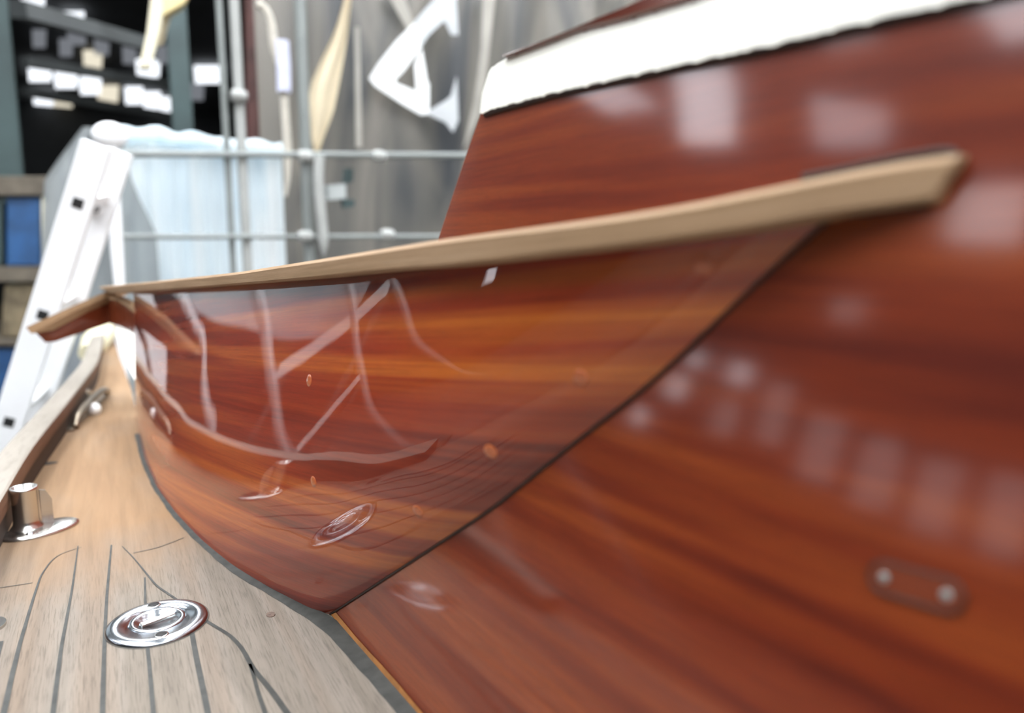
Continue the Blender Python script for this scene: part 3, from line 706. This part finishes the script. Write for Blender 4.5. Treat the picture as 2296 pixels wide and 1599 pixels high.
patch('sheet_fold', [(866, -20), (902, -20), (932, 62), (920, 80)], YP-.20, .01, M['fold'], po, poo)
patch('sheet_fold', [(796, 60), (806, 60), (812, 330), (798, 330)], YP-.20, .01, M['fold'], po, poo)
cs_ = thing('cream_drape', 'narrow cream cloth fold hanging in front of the grey polythene', 'cloth', tuple(ony(740, 300, YP-.35))); cso = ony(740, 300, YP-.35)  # cream strip stands in for warm light showing through the polythene
g = []
for k in range(13):
    v = k/12; yy = -40+v*380; xr = 790-(v**1.5)*82 if v < .92 else 712; xl = np.interp(v, [0, .4, .7, 1], [772, 715, 695, 700])
    xl = np.interp(yy, [-40, 0, 70, 140, 200, 330, 345], [778, 772, 752, 718, 692, 700, 708]); xr = np.interp(yy, [-40, 0, 90, 180, 250, 310, 345], [790, 787, 778, 762, 748, 725, 714])
    g.append([ony(xl+(xr-xl)*j/6, yy, YP-.35+.03*math.sin(j*1.6)) for j in range(7)])
MB().grid(np.array(g), None, True).build('cloth', M['creamcloth'], cs_, cso)
# pale blue sheet
tz = lambda u: ony(265, np.interp(u, [0, .3, .55, .8, 1], [282, 292, 308, 322, 325]), 5.7)[2]
tb_ = thing('blue_sheet', 'pale blue translucent sheet draped over a rail behind the stern', 'plastic sheet', (.6, 5.7, FLOOR)); tbo = np.array([.6, 5.7, FLOOR])
sheet('drape', 262, 632, tz, FLOOR+.3, 5.7, .035, 3.2, M['tarp'], 90, 14, seed=5).build('drape', M['tarp'], tb_, tbo)
rp_ = [ony(262+370*k/24, np.interp(k/24, [0, .3, .55, .8, 1], [300, 308, 322, 333, 335])+3*math.sin(k*.9), 5.62) for k in range(25)]
tag(MB().tube(rp_, [.055+.01*math.sin(k*1.3) for k in range(25)], 14).build('rolled_top', M['tarp'], tb_, tbo), 'loosely rolled top edge')
gs = thing('grey_sheet', 'greyish clear plastic sheet hanging between the ladder and the pale blue sheet', 'plastic sheet', (.1, 5.5, FLOOR)); gso = np.array([.1, 5.5, FLOOR])
g = []
for k in range(16):
    v = k/15; yy = 285+v*600; xl = np.interp(yy, [285, 400, 900], [185, 100, 80]); xr = np.interp(yy, [285, 420, 520, 900], [265, 300, 350, 380])
    g.append([ony(xl+(xr-xl)*j/16, yy, 5.45+.03*math.sin(j*1.1+v*2)+.02*math.sin(j*2.7)) for j in range(17)])
MB().grid(np.array(g), None, True).build('sheet', M['greysheet'], gs, gso)

# hanging ropes
hr = thing('hanging_rope', 'pale thick rope with a white and blue sleeve hanging between the scaffold poles', 'rope', tuple(ony(640, 200, 5.3))); hro = ony(640, 200, 5.3)
pth = [(575, 8), (595, 18), (608, 50), (615, 110), (630, 150), (636, 200), (640, 260), (645, 330), (646, 400), (640, 440)]
MB().tube(curve([ony(*q, 5.3) for q in pth], np.linspace(0, 1, 40), 1), [.028]*30+[.028-.002*k for k in range(10)], 12).build('rope', M['rope'], hr, hro)
MB().tube([ony(632, 92, 5.28), ony(636, 150, 5.28), ony(637, 206, 5.28)], .046, 14).build('sleeve', M['sleeve'], hr, hro)
sr = MB().tube(curve([ony(x, y, 4.9) for x, y in [(716, 350), (714, 400), (718, 460), (724, 520), (727, 574)]], np.linspace(0, 1, 24), 1), [.034]*20+[.030, .024, .016, .006], 12)
tag(sr.build('hanging_strap', M['galv_white'], None, ony(716, 350, 4.9)), 'short white strap hanging from the upper scaffold rail, tapering at its end', 'strap')
YB = YS+.06
jb = thing('electrical_box', 'small pale box with dark fittings above and below, clamped beside a scaffold pole', 'box', tuple(ony(753, 430, YB))); jo = ony(753, 430, YB)
patch('case', [(735, 415), (775, 412), (776, 445), (737, 448)], YB-.04, .08, M['greyblue'], jb, jo)
patch('dark_fitting', [(775, 378), (792, 378), (792, 408), (772, 412)], YB-.02, .05, M['steelgreen'], jb, jo)
patch('dark_fitting', [(768, 446), (796, 448), (794, 464), (770, 466)], YB-.02, .05, M['steelgreen'], jb, jo)
patch('bracket', [(690, 426), (738, 426), (738, 436), (690, 436)], YB-.03, .02, M['galv'], jb, jo)

# things high in the shed
YH = 7.5
ho = thing('hoist_arm', 'cream yellow hoist arm hanging down in front of the dark roof', 'hoist', tuple(ony(350, 60, YH))); hoo = ony(350, 60, YH)
def pr(name, pts, y, th, m, par, org): return MB().prism([ony(x, z, y) for x, z in pts], (0, th, 0)).build(name, m, par, org, .01)
pr('strut', [(342, -30), (372, -20), (362, 60), (338, 152), (312, 150), (330, 70)], YH, .14, M['yellowpale'], ho, hoo)
pr('body', [(362, -40), (440, -40), (415, 6), (385, 24), (366, 34)], YH-.02, .25, M['yellow'], ho, hoo)
pr('rear_strut', [(400, 14), (382, 40), (366, 98), (352, 104), (366, 40), (374, 26)], YH+.15, .08, M['creamcloth'], ho, hoo)
pst = MB().tube([ony(571, 250, 7.2)+np.array([0, 0, -3.2]), ony(571, 250, 7.2), ony(568, -60, 7.2)], .075, 14)
tag(pst.build('red_post', M['redbrown'], None, ony(571, 250, 7.2)), 'dark red brown post behind the scaffold poles', 'post')

# storage rack with blue bins at far left
YR = 8.0
rk = thing('storage_rack', 'brown storage rack in the shed behind the ladder', 'rack', tuple(ony(60, 600, YR))); rko = ony(60, 600, YR)
def rbox(pts, y, d, m, par, org, name): return MB().prism([ony(x, z, y) for x, z in pts], (0, d, 0)).build(name, M[m], par, org, .01)
for (y0, y1) in ((395, 438), (598, 632), (760, 775)): rbox([(-140, y0), (128, y0), (128, y1), (-140, y1)], YR, .6, 'shelf', rk, rko, 'shelf')
for x in (-140, 112): rbox([(x, 380), (x+14, 380), (x+14, 1050), (x, 1050)], YR-.02, .05, 'shelf', rk, rko, 'upright')
def single(name, pts, y, d, m, label, cat, group=None):
    c = np.mean([ony(x, z, y) for x, z in pts], axis=0); return tag(MB().prism([ony(x, z, y) for x, z in pts], (0, d, 0)).build(name, M[m], None, c, .015), label, cat, group)
single('storage_bin', [(14, 442), (92, 442), (88, 596), (14, 596)], YR+.06, .4, 'blue', 'dark blue bin on the rack between the column and the ladder', 'bin')
single('storage_bin', [(-60, 450), (6, 450), (6, 596), (-60, 596)], YR+.06, .4, 'steelgreen', 'dark teal bin at the photo edge on the rack shelf', 'bin')
single('post_timber', [(92, 440), (108, 440), (106, 560), (94, 560)], YR+.04, .1, 'yellowpale', 'short pale timber standing on the rack beside the blue bin', 'timber')
single('sack', [(10, 640), (60, 632), (100, 650), (104, 756), (0, 756)], YR+.06, .4, 'junk', 'brown lumpy sack on the lower shelf behind the ladder', 'sack')
single('blue_drum', [(-30, 782), (62, 782), (62, 1000), (-30, 1000)], YR+.06, .4, 'blue', 'blue drum standing under the rack left of the ladder', 'drum')
single('blue_crate', [(140, 772), (196, 768), (196, 940), (120, 940)], 7.0, .4, 'blue', 'bright blue crate seen under the stern board right of the ladder', 'crate')

# ------------------------------------------------------------------ scaffold on the outboard side (seen mirrored in the varnish)
def shore(top_, bot_, r, label, m='ladder', up=.5):
    a = np.array(top_, float); b = np.array(bot_, float); d = (b-a)/np.linalg.norm(b-a)
    f_ = b+d*((FLOOR-b[2])/d[2]); t_ = a-d*up
    root = thing('raking_shore', label, 'shore', tuple(f_), 'raking shores beside the boat')
    MB().tube([f_, (f_+t_)/2, t_], r, 14).build('pole', M[m], root, f_)
    MB().box(f_+np.array([0, 0, .02]), (.24, .24, .04)).build('foot_block', M['shelf'], root, f_)
shore((-.75, 4.42, .35), (-1.5, 4.75, -.40), .026, 'pale raking shore mirrored in the coaming, nearest the stern', up=.25)
shore((-.8, 3.55, .53), (-2.0, 4.12, -.56), .030, 'pale raking shore mirrored in the coaming, second from the stern', up=.25)
shore((-.8, 2.46, .53), (-1.3, 2.58, .10), .018, 'thin pale raking shore mirrored in the coaming, third from the stern', up=.25)
shore((-.8, 2.10, .55), (-1.15, 2.20, .38), .014, 'thinnest raking shore mirrored in the coaming, furthest from the stern', up=.25)
# two white boards of the staging, slanting along the boat
sg = thing('staging', 'staging of slanting white boards on dark posts beside the boat, mirrored in the varnish', 'staging', (-1.6, 3.6, FLOOR)); sgo = np.array([-1.6, 3.6, FLOOR])
def slant(a, b, wd, name):
    a = np.array(a); b = np.array(b); d = (b-a)/np.linalg.norm(b-a); e = np.array([1.0, 0, 0]); u = np.cross(d, e); u /= np.linalg.norm(u)
    MB().box((a+b)/2, (np.linalg.norm(b-a), .02, wd), (d, np.cross(u, d), u)).build(name, M['cloth_white'], sg, sgo)
slant((-1.6, 4.32, .08), (-1.6, 3.22, .60), .13, 'board')
slant((-1.6, 3.35, -.42), (-1.6, 2.98, .03), .07, 'board')
for y_ in (4.28, 3.28): MB().tube([(-1.66, y_, FLOOR), (-1.66, y_, .2 if y_ > 4 else .65)], .03, 12).build('post', M['steelgreen'], sg, sgo)
MB().tube([(-1.66, 2.98, -.9), (-1.66, 4.28, -.9)], .025, 12).build('rail', M['steelgreen'], sg, sgo)
MB().tube([(-1.66, 2.98, FLOOR), (-1.66, 2.98, .06)], .02, 12).build('post', M['steelgreen'], sg, sgo)
ds = thing('dust_sheet', 'pale dust sheet hanging from the roof outboard of the stern, mirrored in the coaming', 'plastic sheet', (-2.6, 9.1, FLOOR)); dso = np.array([-2.4, 8.3, FLOOR])
g = [[(-4.9+3.5*i/30, 9.1+.05*math.sin(i*.9), z) for z in (4.0, 2.5, 1.2, .36+.03*math.sin(i*.5))] for i in range(31)]
MB().grid(np.array(g), None, True).build('sheet', M['tarp'], ds, dso)
for x_ in (-4.8, -1.5): MB().tube([(x_, 9.1, 3.95), (x_, 9.1, ROOF+.14)], .01, 8).build('cord', M['rope'], ds, dso)
